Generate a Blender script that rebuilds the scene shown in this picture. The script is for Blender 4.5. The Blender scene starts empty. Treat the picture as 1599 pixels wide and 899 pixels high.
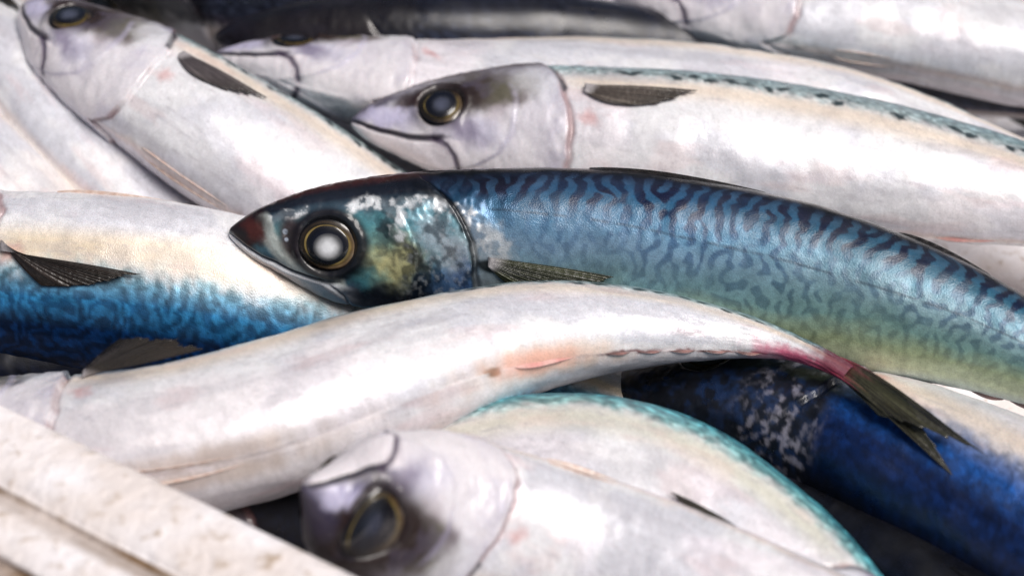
import bpy, math, random
import numpy as np
from mathutils import Vector

# ------------------------------------------------------------------ camera, sky, sun, exposure
scene = bpy.context.scene
COL = scene.collection
R = math.radians
FOCAL, SENSOR = 60.0, 36.0
PW, PH = 1599.0, 899.0
ELEV = R(42)
DIST = 0.33 * FOCAL / SENSOR
TARGET = np.array([0.0, 0.0, 0.05])
CAM = TARGET + DIST * np.array([0.0, -math.cos(ELEV), math.sin(ELEV)])
cam_d = bpy.data.cameras.new('camera')
cam_d.lens = FOCAL; cam_d.sensor_width = SENSOR; cam_d.sensor_fit = 'HORIZONTAL'
cam_d.clip_start = 0.01; cam_d.clip_end = 50
cam = bpy.data.objects.new('camera', cam_d); COL.objects.link(cam)
cam.location = CAM.tolist()
cam.rotation_euler = (math.pi / 2 - ELEV, 0, 0)
scene.camera = cam
cam_d.dof.use_dof = True
cam_d.dof.aperture_fstop = 6.6
cam_d.dof.aperture_blades = 9

SUN_EL, SUN_AZ = R(64), R(118)          # azimuth measured from +Y (behind the fish) towards +X
world = bpy.data.worlds.new('World'); scene.world = world; world.use_nodes = True
wn = world.node_tree.nodes; wl = world.node_tree.links
sky = wn.new('ShaderNodeTexSky'); sky.sky_type = 'NISHITA'; sky.sun_disc = False
sky.sun_elevation = SUN_EL; sky.sun_rotation = SUN_AZ
sky.air_density = 1.0; sky.dust_density = 6.0; sky.ozone_density = 1.0
wl.new(sky.outputs[0], wn['Background'].inputs[0])
wn['Background'].inputs[1].default_value = 0.05
sun_d = bpy.data.lights.new('sun', 'SUN'); sun_d.energy = 4.2; sun_d.angle = R(38); sun_d.color = (1.0, 0.955, 0.92)
sun = bpy.data.objects.new('sun', sun_d); COL.objects.link(sun)
sd = Vector((math.sin(SUN_AZ) * math.cos(SUN_EL), math.cos(SUN_AZ) * math.cos(SUN_EL), math.sin(SUN_EL)))
sun.rotation_euler = sd.to_track_quat('Z', 'Y').to_euler()
sun.location = (0, 0, 2)
vs = scene.view_settings
vs.view_transform = 'Standard'; vs.look = 'None'; vs.gamma = 1.0; vs.use_curve_mapping = False
vs.exposure = -0.28
scene.cycles.use_denoising = True

# ------------------------------------------------------------------ helpers
_fw = np.array([0.0, math.cos(ELEV), -math.sin(ELEV)])
_up = np.array([0.0, math.sin(ELEV), math.cos(ELEV)])
_rt = np.array([1.0, 0.0, 0.0])


def at(px, py, h):
    """point of the pile at height h that lies along a sight line of the photograph"""
    k = SENSOR / FOCAL / PW
    d = _fw + _rt * (px - PW / 2) * k - _up * (py - PH / 2) * k
    return CAM + d * ((h - CAM[2]) / d[2])


def lin(c):
    c = np.asarray(c, float) / 255.0
    return np.where(c <= 0.04045, c / 12.92, ((c + 0.055) / 1.055) ** 2.4)


def ss(a, b, x):
    t = np.clip((x - a) / (b - a), 0, 1)
    return t * t * (3 - 2 * t)


def ramp(x, stops):
    xs = [s[0] for s in stops]; cs = np.array([lin(s[1]) for s in stops])
    return np.stack([np.interp(x, xs, cs[:, i]) for i in range(3)], -1)


def mix(c, d, m):
    m = np.asarray(m)[..., None]
    return c * (1 - m) + np.asarray(d) * m


def _hash(ix, iy, iz, seed):
    h = (ix * 374761393 + iy * 668265263 + iz * 1274126177 + seed * 974711) & 0xFFFFFFFF
    h = ((h ^ (h >> 13)) * 1103515245) & 0xFFFFFFFF
    h = ((h ^ (h >> 16)) * 2246822519) & 0xFFFFFFFF
    return (h ^ (h >> 15)) / 4294967295.0


def vnoise(x, y, z, seed=0):
    x, y, z = np.broadcast_arrays(x, y, z)
    ix, iy, iz = (np.floor(a).astype(np.int64) for a in (x, y, z))
    fx, fy, fz = x - ix, y - iy, z - iz
    fx, fy, fz = (f * f * (3 - 2 * f) for f in (fx, fy, fz))
    r = 0
    for dx in (0, 1):
        for dy in (0, 1):
            for dz in (0, 1):
                w = (fx if dx else 1 - fx) * (fy if dy else 1 - fy) * (fz if dz else 1 - fz)
                r = r + w * _hash(ix + dx, iy + dy, iz + dz, seed)
    return r


def fbm(x, y, z, seed=0, octs=4):
    a, r, t = 1.0, 0, 0
    for o in range(octs):
        r = r + a * vnoise(x * 2 ** o, y * 2 ** o, z * 2 ** o, seed + o * 17); t += a; a *= 0.5
    return r / t


def pchip(xs, ys, x):
    xs, ys = np.asarray(xs, float), np.asarray(ys, float)
    h = np.diff(xs); d = np.diff(ys) / h
    m = np.zeros_like(ys)
    for i in range(1, len(xs) - 1):
        if d[i - 1] * d[i] > 0:
            w1, w2 = 2 * h[i] + h[i - 1], h[i] + 2 * h[i - 1]
            m[i] = (w1 + w2) / (w1 / d[i - 1] + w2 / d[i])
    m[0], m[-1] = d[0], d[-1]
    i = np.clip(np.searchsorted(xs, x) - 1, 0, len(xs) - 2)
    t = (x - xs[i]) / h[i]
    return ((1 + 2 * t) * (1 - t) ** 2 * ys[i] + t * (1 - t) ** 2 * h[i] * m[i]
            + t * t * (3 - 2 * t) * ys[i + 1] + t * t * (t - 1) * h[i] * m[i + 1])


def make_labyrinth(seed, nx=1100, nv=300, wl_=30.0, iso=.66, its=12):
    """worm-like bars of a mackerel's back, on a grid over (length 0..1600, half girth 0..330)"""
    rng = np.random.default_rng(seed)
    kx = np.fft.fftfreq(nx, 1600.0 / nx)[:, None]; ky = np.fft.fftfreq(nv, 400.0 / nv)[None, :]
    kr = np.sqrt(kx ** 2 + (ky * 1.15) ** 2) + 1e-9
    k0 = 1 / wl_
    ang = np.abs(kx) / np.sqrt(kx ** 2 + ky ** 2 + 1e-12)
    F = np.exp(-((kr - k0) / (0.26 * k0)) ** 2 / 2) * (iso + (1 - iso) * ang ** 2)
    u = rng.standard_normal((nx, nv))
    for it in range(its):
        u = np.fft.ifft2(np.fft.fft2(u) * F).real
        u = np.tanh(2.2 * u / (u.std() + 1e-9))
    return np.fft.ifft2(np.fft.fft2(u) * np.exp(-(kr / (2.6 * k0)) ** 2)).real


LABS = [make_labyrinth(3, wl_=21, iso=.9, its=4), make_labyrinth(11, wl_=18, iso=.85, its=4), make_labyrinth(19, wl_=26, iso=.5, its=6)]


def lab(i, x, v):
    g = LABS[i]; nx, nv = g.shape
    a = np.clip(x, 0, 0.9999) * (nx - 1); b = (v * 0.5 + 0.5) * 0.82 * (nv - 1)
    ia = np.clip(a.astype(int), 0, nx - 2); ib = np.clip(b.astype(int), 0, nv - 2)
    fa, fb = a - ia, b - ib
    return (g[ia, ib] * (1 - fa) * (1 - fb) + g[ia + 1, ib] * fa * (1 - fb)
            + g[ia, ib + 1] * (1 - fa) * fb + g[ia + 1, ib + 1] * fa * fb)


# ------------------------------------------------------------------ materials
def new_mat(name):
    m = bpy.data.materials.new(name); m.use_nodes = True
    nt = m.node_tree; b = nt.nodes['Principled BSDF']
    return m, nt, nt.nodes, nt.links, b


def attr_colour_mat(name, rough, coat, grain, grain_scale, bump, sss=0.0, spec=0.5, metal=False, fleck=0.0):
    m, nt, n, l, b = new_mat(name)
    a = n.new('ShaderNodeAttribute'); a.attribute_name = 'Col'
    tc = n.new('ShaderNodeTexCoord')
    no = n.new('ShaderNodeTexNoise'); no.inputs['Scale'].default_value = grain_scale
    no.inputs['Detail'].default_value = 3; no.inputs['Roughness'].default_value = 0.7
    l.new(tc.outputs['Object'], no.inputs['Vector'])
    mr = n.new('ShaderNodeMapRange')
    mr.inputs['From Min'].default_value = 0.25; mr.inputs['From Max'].default_value = 0.75
    mr.inputs['To Min'].default_value = 1 - grain; mr.inputs['To Max'].default_value = 1 + grain
    l.new(no.outputs['Fac'], mr.inputs['Value'])
    mx = n.new('ShaderNodeMix'); mx.data_type = 'RGBA'; mx.blend_type = 'MULTIPLY'; mx.inputs['Factor'].default_value = 1
    l.new(a.outputs['Color'], mx.inputs[6]); l.new(mr.outputs[0], mx.inputs[7])
    l.new(mx.outputs[2], b.inputs['Base Color'])
    # scale-sized cells and finer grain for the relief
    vo = n.new('ShaderNodeTexVoronoi'); vo.inputs['Scale'].default_value = grain_scale * 0.8
    l.new(tc.outputs['Object'], vo.inputs['Vector'])
    ad = n.new('ShaderNodeMath'); ad.operation = 'ADD'
    l.new(vo.outputs['Distance'], ad.inputs[0]); l.new(no.outputs['Fac'], ad.inputs[1])
    n2 = n.new('ShaderNodeTexNoise'); n2.inputs['Scale'].default_value = 110; n2.inputs['Detail'].default_value = 4
    l.new(tc.outputs['Object'], n2.inputs['Vector'])
    bp = n.new('ShaderNodeBump'); bp.inputs['Strength'].default_value = bump; bp.inputs['Distance'].default_value = 0.0004
    if metal:
        a3 = n.new('ShaderNodeAttribute'); a3.attribute_name = 'Scaly'
        ms = n.new('ShaderNodeMath'); ms.operation = 'MULTIPLY'; ms.inputs[1].default_value = bump
        l.new(a3.outputs['Fac'], ms.inputs[0]); l.new(ms.outputs[0], bp.inputs['Strength'])
    l.new(ad.outputs[0], bp.inputs['Height'])
    bp2 = n.new('ShaderNodeBump'); bp2.inputs['Strength'].default_value = 0.05; bp2.inputs['Distance'].default_value = 0.002
    l.new(n2.outputs['Fac'], bp2.inputs['Height']); l.new(bp.outputs[0], bp2.inputs['Normal'])
    l.new(bp2.outputs[0], b.inputs['Normal'])
    rr = n.new('ShaderNodeMapRange')
    rr.inputs['From Min'].default_value = 0.3; rr.inputs['From Max'].default_value = 0.7
    rr.inputs['To Min'].default_value = max(rough - 0.1, .05); rr.inputs['To Max'].default_value = rough + 0.14
    l.new(n2.outputs['Fac'], rr.inputs['Value']); l.new(rr.outputs[0], b.inputs['Roughness'])
    b.inputs['Specular IOR Level'].default_value = spec
    b.inputs['Coat Weight'].default_value = coat; b.inputs['Coat Roughness'].default_value = 0.10
    l.new(bp2.outputs[0], b.inputs['Coat Normal'])
    if metal:
        a2 = n.new('ShaderNodeAttribute'); a2.attribute_name = 'Silver'
        l.new(a2.outputs['Fac'], b.inputs['Metallic'])
    if sss:
        b.inputs['Subsurface Weight'].default_value = sss
        b.inputs['Subsurface Radius'].default_value = (1.0, 0.5, 0.35)
        b.inputs['Subsurface Scale'].default_value = 0.004
    return m


M_SKIN = attr_colour_mat('fish_skin', 0.34, 0.38, 0.26, 2500, 0.15, sss=0.06, metal=True, spec=0.4)
M_FIN = attr_colour_mat('fin_membrane', 0.38, 0.3, 0.18, 700, 0.35)
_nt = M_FIN.node_tree; _tr = _nt.nodes.new('ShaderNodeBsdfTransparent'); _mx = _nt.nodes.new('ShaderNodeMixShader'); _mx.inputs[0].default_value = 0.14
_nt.links.new(_nt.nodes['Principled BSDF'].outputs[0], _mx.inputs[1]); _nt.links.new(_tr.outputs[0], _mx.inputs[2])
_nt.links.new(_mx.outputs[0], _nt.nodes['Material Output'].inputs['Surface'])
M_EYE = attr_colour_mat('eye_surface', 0.22, 1.0, 0.06, 700, 0.03)


def crate_material():
    m, nt, n, l, b = new_mat('dirty_white_plastic')
    tc = n.new('ShaderNodeTexCoord')
    n1 = n.new('ShaderNodeTexNoise'); n1.inputs['Scale'].default_value = 45; n1.inputs['Detail'].default_value = 6
    n2 = n.new('ShaderNodeTexNoise'); n2.inputs['Scale'].default_value = 260; n2.inputs['Detail'].default_value = 4
    n3 = n.new('ShaderNodeTexNoise'); n3.inputs['Scale'].default_value = 14; n3.inputs['Detail'].default_value = 5
    for q in (n1, n2, n3): l.new(tc.outputs['Object'], q.inputs['Vector'])
    r1 = n.new('ShaderNodeValToRGB')
    r1.color_ramp.elements[0].position = 0.38; r1.color_ramp.elements[0].color = (*lin((226, 217, 214)), 1)
    r1.color_ramp.elements[1].position = 0.60; r1.color_ramp.elements[1].color = (*lin((242, 238, 241)), 1)
    l.new(n1.outputs['Fac'], r1.inputs[0])
    r2 = n.new('ShaderNodeValToRGB')
    r2.color_ramp.elements[0].position = 0.57; r2.color_ramp.elements[0].color = (0, 0, 0, 1)
    r2.color_ramp.elements[1].position = 0.74; r2.color_ramp.elements[1].color = (1, 1, 1, 1)
    l.new(n2.outputs['Fac'], r2.inputs[0])
    mul = n.new('ShaderNodeMath'); mul.operation = 'MULTIPLY'; mul.inputs[1].default_value = 0.8
    l.new(r2.outputs[0], mul.inputs[0])
    mx = n.new('ShaderNodeMix'); mx.data_type = 'RGBA'
    l.new(mul.outputs[0], mx.inputs['Factor']); l.new(r1.outputs[0], mx.inputs[6]); mx.inputs[7].default_value = (*lin((170, 148, 124)), 1)
    # grime and painted shade deepening the moulded grooves (attribute), broken up by noise
    a = n.new('ShaderNodeAttribute'); a.attribute_name = 'GrimeShade'
    r3 = n.new('ShaderNodeMapRange'); r3.inputs['From Min'].default_value = 0.25; r3.inputs['From Max'].default_value = 0.55
    l.new(n1.outputs['Fac'], r3.inputs['Value'])
    m3 = n.new('ShaderNodeMath'); m3.operation = 'MULTIPLY'; l.new(a.outputs['Fac'], m3.inputs[0]); l.new(r3.outputs[0], m3.inputs[1])
    mx2 = n.new('ShaderNodeMix'); mx2.data_type = 'RGBA'
    l.new(m3.outputs[0], mx2.inputs['Factor']); l.new(mx.outputs[2], mx2.inputs[6]); mx2.inputs[7].default_value = (*lin((128, 104, 80)), 1)
    l.new(mx2.outputs[2], b.inputs['Base Color'])
    b.inputs['Roughness'].default_value = 0.55
    bp = n.new('ShaderNodeBump'); bp.inputs['Strength'].default_value = 0.8; bp.inputs['Distance'].default_value = 0.0016
    l.new(n2.outputs['Fac'], bp.inputs['Height']); l.new(bp.outputs[0], b.inputs['Normal'])
    return m


M_CRATE = crate_material()


# ------------------------------------------------------------------ object helpers
def mesh_obj(name, verts, faces, mat, parent=None, col=None, silver=None, smooth=True, extra=None):
    me = bpy.data.meshes.new(name)
    verts = np.asarray(verts, np.float32); faces = np.asarray(faces, np.int32)
    nv, nf, k = len(verts), len(faces), faces.shape[1]
    me.vertices.add(nv); me.vertices.foreach_set('co', verts.ravel())
    me.loops.add(nf * k); me.loops.foreach_set('vertex_index', faces.ravel())
    me.polygons.add(nf); me.polygons.foreach_set('loop_start', np.arange(0, nf * k, k, dtype=np.int32))
    if smooth: me.polygons.foreach_set('use_smooth', np.ones(nf, bool))
    if col is not None:
        c = np.ones((nv, 4), np.float32); c[:, :3] = np.clip(col, 0, 1)
        at_ = me.attributes.new('Col', 'FLOAT_COLOR', 'POINT'); at_.data.foreach_set('color', c.ravel())
    if silver is not None:
        at_ = me.attributes.new('Silver', 'FLOAT', 'POINT'); at_.data.foreach_set('value', np.asarray(silver, np.float32))
    if extra is not None:
        at_ = me.attributes.new(extra[0], 'FLOAT', 'POINT'); at_.data.foreach_set('value', np.asarray(extra[1], np.float32))
    me.update(); me.validate()
    me.materials.append(mat)
    o = bpy.data.objects.new(name, me); COL.objects.link(o)
    if parent is not None: o.parent = parent
    return o


def grid_faces(nu, nv, wrap_v=False, base=0):
    i, j = np.meshgrid(np.arange(nu - 1), np.arange(nv if wrap_v else nv - 1), indexing='ij')
    j2 = (j + 1) % nv
    return np.stack([i * nv + j, i * nv + j2, (i + 1) * nv + j2, (i + 1) * nv + j], -1).reshape(-1, 4) + base


# ------------------------------------------------------------------ the mackerel: side profile (fractions of length)
PX = [0, .0015, .005, .012, .027, .045, .075, .125, .175, .24, .32, .40, .50, .60, .70, .80, .88, .94, 1.0]
PT = [0, .0040, .0074, .0128, .0225, .0305, .0420, .0535, .0606, .0660, .0715, .0745, .0735, .068, .057, .040, .024, .0125, .0085]
PB = [0, .0045, .0085, .0150, .0255, .0345, .0505, .0680, .0770, .0825, .0850, .0850, .0805, .072, .057, .040, .024, .0125, .0085]
PWD = [0, .0042, .0075, .0120, .0185, .0245, .0330, .0420, .0480, .0530, .0570, .0585, .0560, .050, .040, .028, .017, .0095, .0055]
UNIT = 1600.0                    # head features are laid out on a 1600-unit long fish
OP_V = [-1, -.85, -.6, -.3, 0, .3, .5, .7, .9, 1]
OP_X = [325, 372, 388, 382, 368, 345, 322, 298, 285, 280]
PRE_V = [-1, -.8, -.6, -.4, -.1, .2, .4, 1]
PRE_X = [150, 215, 262, 285, 288, 268, 250, 240]
MO_X = [0, 12, 30, 55, 100, 150, 175]
MO_V = [-.15, -.34, -.48, -.55, -.57, -.52, -.48]
EYE_X, EYE_Z, EYE_R, EYE_KX = 158.0, -12.0, 45.0, 1.0


def surf_y(hx, hz, wm, hm):
    x = hx / UNIT
    t = np.where(hz >= 0, pchip(PX, PT, x), pchip(PX, PB, x)) * UNIT * hm
    w = pchip(PX, PWD, x) * UNIT * wm
    return w * np.sqrt(np.clip(1 - (hz / t) ** 2, 0.0, 1))


class Spine:
    def __init__(self, ctrl, L, flip, roll):
        P = np.array([at(*c) for c in ctrl])
        P = np.vstack([2 * P[0] - P[1], P, 2 * P[-1] - P[-2], 3 * P[-1] - 2 * P[-2]])
        pts = []
        for i in range(1, len(P) - 2):
            p0, p1, p2, p3 = P[i - 1:i + 3]
            for t in np.linspace(0, 1, 60, endpoint=False):
                pts.append(0.5 * (2 * p1 + (p2 - p0) * t + (2 * p0 - 5 * p1 + 4 * p2 - p3) * t * t + (3 * p1 - p0 - 3 * p2 + p3) * t ** 3))
        pts = np.array(pts)
        s = np.concatenate([[0], np.cumsum(np.linalg.norm(np.diff(pts, axis=0), axis=1))])
        n = 500
        tot = 1.25 * L
        q = np.linspace(0, tot, n)
        C = np.stack([np.interp(q, s, pts[:, i]) for i in range(3)], -1)
        end = pts[-1] - pts[-4]; end /= np.linalg.norm(end)
        over = q > s[-1]
        C[over] = pts[-1] + (q[over] - s[-1])[:, None] * end
        ker = np.exp(-np.linspace(-2.5, 2.5, 61) ** 2); ker /= ker.sum()
        st, en = C[0] - (C[1] - C[0]) * np.arange(30, 0, -1)[:, None], C[-1] + (C[-1] - C[-2]) * np.arange(1, 31)[:, None]
        Cp = np.vstack([st, C, en])
        C = np.stack([np.convolve(Cp[:, i], ker, 'valid') for i in range(3)], -1)
        T = np.gradient(C, axis=0); T /= np.linalg.norm(T, axis=1)[:, None]
        V = CAM - C; V -= (V * T).sum(1)[:, None] * T; V /= np.linalg.norm(V, axis=1)[:, None]
        D0 = np.cross(V, T) * flip
        rx = [r[0] for r in roll]; ry = [R(r[1]) for r in roll]
        ph = np.interp(q / L, rx, ry)
        ph = np.convolve(np.pad(ph, 30, 'edge'), ker, 'valid')[:, None]
        D = np.cos(ph) * D0 - np.sin(ph) * V
        W = np.cross(T, D)
        self.q, self.C, self.T, self.D, self.W, self.L = q / L, C, T, D, W, L
        self.vis = 1.0 if (W * V).sum() > 0 else -1.0       # which side is turned to the light

    def map(self, x, y, z):
        """x,y,z in fish lengths -> world"""
        g = lambda A: np.stack([np.interp(x, self.q, A[:, i]) for i in range(3)], -1)
        return g(self.C) + self.L * (y[..., None] * g(self.W) + z[..., None] * g(self.D))


def blob(hx, hz, cx, cz, rx, rz, ang=0.0, soft=0.5, nz=0):
    c, s = math.cos(R(ang)), math.sin(R(ang))
    dx, dz = hx - cx, hz - cz
    d = np.sqrt(((dx * c + dz * s) / rx) ** 2 + ((-dx * s + dz * c) / rz) ** 2) + nz
    return 1 - ss(1 - soft, 1 + soft, d)


def polydist(hx, hz, pts):
    d = np.full(np.shape(hx), 1e9)
    for (x0, z0), (x1, z1) in zip(pts[:-1], pts[1:]):
        vx, vz = x1 - x0, z1 - z0
        t = np.clip(((hx - x0) * vx + (hz - z0) * vz) / (vx * vx + vz * vz), 0, 1)
        d = np.minimum(d, np.hypot(hx - x0 - t * vx, hz - z0 - t * vz))
    return d


def P(*pts):      # photograph points of the sharp fish's head -> head units
    return [(x - 357.0, 360.0 - y) for x, y in pts]


# ------------------------------------------------------------------ colouring
def paint_dark(x, v, hx, hz, side, seed):
    """the striped fish: blue-green back and flank, mottled head"""
    n1 = fbm(hx / 60, v * 5, side * 3.0, seed); n2 = fbm(hx / 14, hz / 14, side * 9.0, seed + 5)
    n3 = fbm(hx / 5, hz / 5, side * 9.0, seed + 9, 2)
    wob = (n1 - .5) * .18
    vv = v + wob
    dark = ramp(vv, [(-1, (210, 204, 194)), (-.66, (190, 184, 150)), (-.45, (128, 130, 100)), (-.25, (84, 104, 104)), (.0, (76, 98, 116)), (.2, (52, 86, 112)),
                     (.36, (12, 36, 64)), (.48, (16, 22, 46)), (.60, (30, 30, 46)), (.72, (18, 18, 28)), (.80, (9, 9, 14)), (1, (8, 7, 9))])
    light = ramp(vv, [(-1, (226, 220, 214)), (-.66, (212, 204, 166)), (-.45, (166, 168, 130)), (-.25, (122, 146, 138)), (.0, (126, 146, 154)), (.2, (92, 130, 148)),
                      (.36, (50, 98, 120)), (.48, (42, 80, 104)), (.60, (54, 78, 98)), (.72, (34, 42, 58)), (.80, (12, 13, 20)), (1, (9, 8, 11))])
    wp = fbm(hx / 34, v * 9, side * 5.0, seed + 71, 2) - .5
    up_ = ss(.02, .30, v + (n1 - .5) * .2)
    m = lab(0, x + wp * .016, v + wp * .05) * (1 - up_) + lab(2, x + wp * .014, v + wp * .05) * up_
    thr = np.interp(v, [-1, -.2, .2, .5, .8, 1], [.3, .28, .20, -.08, -.30, -.6])
    s = ss(-.34, .40, m - thr)
    amp = np.interp(v, [-1, -.6, -.35, .1, .4, 1], [0, .05, .34, .60, 1, 1]) * (.45 + .55 * ss(.28, .5, x + (v > .3) * .3)) * (.55 + .9 * ss(.3, .7, n1)) * ss(330, 620, hx + 90 * ss(.2, .6, v) + 120 * (n1 - .5))
    amp = np.clip(amp + .15, 0, 1)
    base = mix(light, dark, .5 + (s - .5) * amp)
    base = mix(base, base * np.array([.86, 1.0, 1.22]), ss(.62, .42, x) * ss(-.7, -.3, v))
    # greener and deeper towards the tail, greyer near the gills
    base = mix(base, base * lin((150, 215, 225))[None] * 1.55, ss(.3, .62, x) * .3)
    base = mix(base, lin((118, 150, 172)), ss(560, 380, hx) * ss(.5, .1, np.abs(v - .05)) * .15)
    base *= (0.80 + 0.40 * n2)[..., None] * (0.84 + 0.32 * n3)[..., None]
    # lateral line
    ll = np.abs(v - np.interp(x, [.2, .3, .45, .6, .9], [.36, .26, .13, .06, .0]))
    base = mix(base, lin((30, 48, 66)), (1 - ss(.006, .02, ll)) * (x > .25) * .55 * ss(.35, .6, n2 + .1))
    sil = ss(.1, -.2, np.abs(v) - .35) * .18 * ss(380, 520, hx)

    # ---- head
    H = base.copy()
    hN = n2 - .5
    w = hN * 26
    hxw, hzw = hx + w, hz + (fbm(hx / 18, hz / 18, side * 4.0, seed + 21) - .5) * 26
    head_c = ramp(v, [(-1, (196, 200, 204)), (-.8, (120, 138, 156)), (-.55, (58, 72, 92)), (-.3, (84, 122, 140)), (.05, (104, 146, 152)), (.35, (60, 84, 100)),
                      (.5, (30, 36, 48)), (.75, (20, 20, 26)), (.9, (58, 28, 26)), (.97, (52, 22, 20)), (1, (40, 16, 14))])
    hm = 1 - ss(-8, 8, hx - np.interp(v, OP_V, OP_X) - (fbm(v * 3.5, side, 0.0, seed + 61, 3) - .5) * 20)
    H = mix(H, head_c, hm)
    def put(c, m, k=1.0):
        nonlocal H
        H = mix(H, lin(c), np.clip(m * k, 0, 1))
    put((196, 192, 132), blob(hxw, hzw, 252, -32, 46, 40, -25), .78)
    put((226, 216, 160), blob(hxw, hzw, 262, -40, 26, 22, -25, .8), .5)
    put((70, 140, 150), blob(hxw, hzw, 222, 8, 40, 26, -20), .6)
    put((60, 132, 140), blob(hxw, hzw, 218, -58, 26, 20, 0), .6)
    put((96, 176, 196), blob(hxw, hzw, 312, 22, 42, 26, -30), .75)
    put((196, 206, 216), blob(hxw, hzw, 325, 2, 44, 24, -50, .7), .7)
    put((206, 212, 220), blob(hxw, hzw, 352, -30, 16, 36, 12, .7), .55)
    put((84, 118, 168), blob(hxw, hzw, 338, -72, 48, 30, 0, .6), .75)
    put((52, 92, 150), blob(hxw, hzw, 366, -50, 14, 34, 8, .6), .6)
    put((20, 24, 34), blob(hxw, hzw, 240, -92, 80, 22, 10, .55), .85)
    put((14, 18, 28), 1 - ss(4, 13, polydist(hxw, hzw, P((598, 344), (622, 366), (648, 392), (660, 412), (650, 430)))), .75)
    put((14, 22, 36), ss(.50, .66, fbm(hx / 17, hz / 17, side * 6.0, seed + 51, 4)) * ss(190, 250, hx) * ss(.5, .3, v) * hm, .6)
    put((216, 222, 228), ss(.50, .72, fbm(hx / 8, hz / 8, side * 6.0, seed + 55, 4)) * ss(250, 310, hx) * ss(.5, .3, v) * hm, .32)
    # silver flakes along the top of the cheek and shoulder
    fl = ss(.40, .62, fbm(hx / 11, hz / 11, side * 2.0, seed + 33, 5))
    for (pts, wd, k) in ((P((415, 336), (440, 334), (482, 322)), 7, .9), (P((548, 318), (570, 305), (600, 312), (622, 330)), 9, .85),
                         (P((622, 308), (660, 304), (700, 312), (724, 330)), 8, .85), (P((716, 318), (738, 326), (730, 346)), 10, .9),
                         (P((612, 345), (625, 358)), 7, .7)):
        put((236, 240, 244), (1 - ss(wd * .5, wd * 1.5, polydist(hxw * .55 + hx * .45, hzw * .55 + hz * .45, pts))) * (.12 + .88 * fl), k)
    # pale band in front of and below the eye, dark snout
    put((196, 204, 200), 1 - ss(8, 17, polydist(hx + w * .3, hz, P((416, 340), (426, 366), (450, 392), (484, 414), (530, 434)))), .95)
    put((120, 150, 166), blob(hxw, hzw, 108, -72, 66, 12, -34, .5), .7)
    put((36, 18, 18), blob(hx + w * .3, hzw, 30, 14, 36, 34, 20, .35), .95)
    put((88, 44, 40), blob(hxw, hzw, 44, 6, 20, 12, -30, .7), .8)
    put((60, 38, 38), blob(hx, hz, 105, -4, 20, 34, 10, .4), .9)
    put((26, 20, 26), blob(hx, hz, EYE_X + 2, EYE_Z + 2, 60, 54, 0, .12), .95)
    put((12, 14, 20), blob(hx, hz, EYE_X + 30, EYE_Z - 38, 38, 16, 20, .5), .8)
    put((180, 190, 205), blob(hx, hz, 94, 6, 4, 4, 0, .4) + blob(hx, hz, 96, -6, 3, 3, 0, .4), .8)
    put((84, 34, 30), ss(.62, .8, v) * ss(60, 110, hx) * ss(330, 250, hx) * (.5 + .8 * hN), .85)
    # lower jaw and the mouth cleft
    vm = np.interp(hx, MO_X, MO_V)
    jaw = ss(.0, -.05, v - vm) * ss(210, 160, hx)
    H = mix(H, mix(lin((238, 238, 242)) * np.ones_like(H), lin((110, 124, 140)), ss(80, 200, hxw) * .6), jaw * .95)  # pale jaw, whitened further in the colour for bounced light
    put((10, 10, 14), (1 - ss(.02, .06, np.abs(v - vm - .015))) * ss(178, 150, hx), .9)
    # gill openings
    de = np.abs(hx - np.interp(v, OP_V, OP_X) - (fbm(v * 3.5, side, 0.0, seed + 61, 3) - .5) * 20 - 2)
    put((8, 12, 18), (1 - ss(3, 8, de)) * ss(.75, .55, v), .92)
    put((14, 18, 26), (1 - ss(2, 8, polydist(hxw * .4 + hx * .6, hz, P((640, 282), (690, 304), (715, 340))))), .7)
    # pale shoulder plate behind the gill, dark patch at the pectoral root
    sh = blob(hxw, hzw, 404, -4, 36, 24, -40, .5) * (1 - hm) * (.35 + .65 * fl)
    put((214, 218, 220), sh, .8)
    put((150, 160, 168), blob(hxw, hzw, 404, -62, 24, 46, 0, .5) * (1 - hm), .7)
    put((16, 18, 20), blob(hx, hz, 402, -36, 22, 9, -12, .3), .95)
    zone = ss(470, 440, hx)
    out = mix(base, H, zone)
    sil = sil + ss(450, 420, hx) * (.2 + .3 * ss(230, 290, hx)) * ss(60, 95, np.hypot(hx - EYE_X, hz - EYE_Z))
    return out, np.clip(sil, 0, .6)


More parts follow.
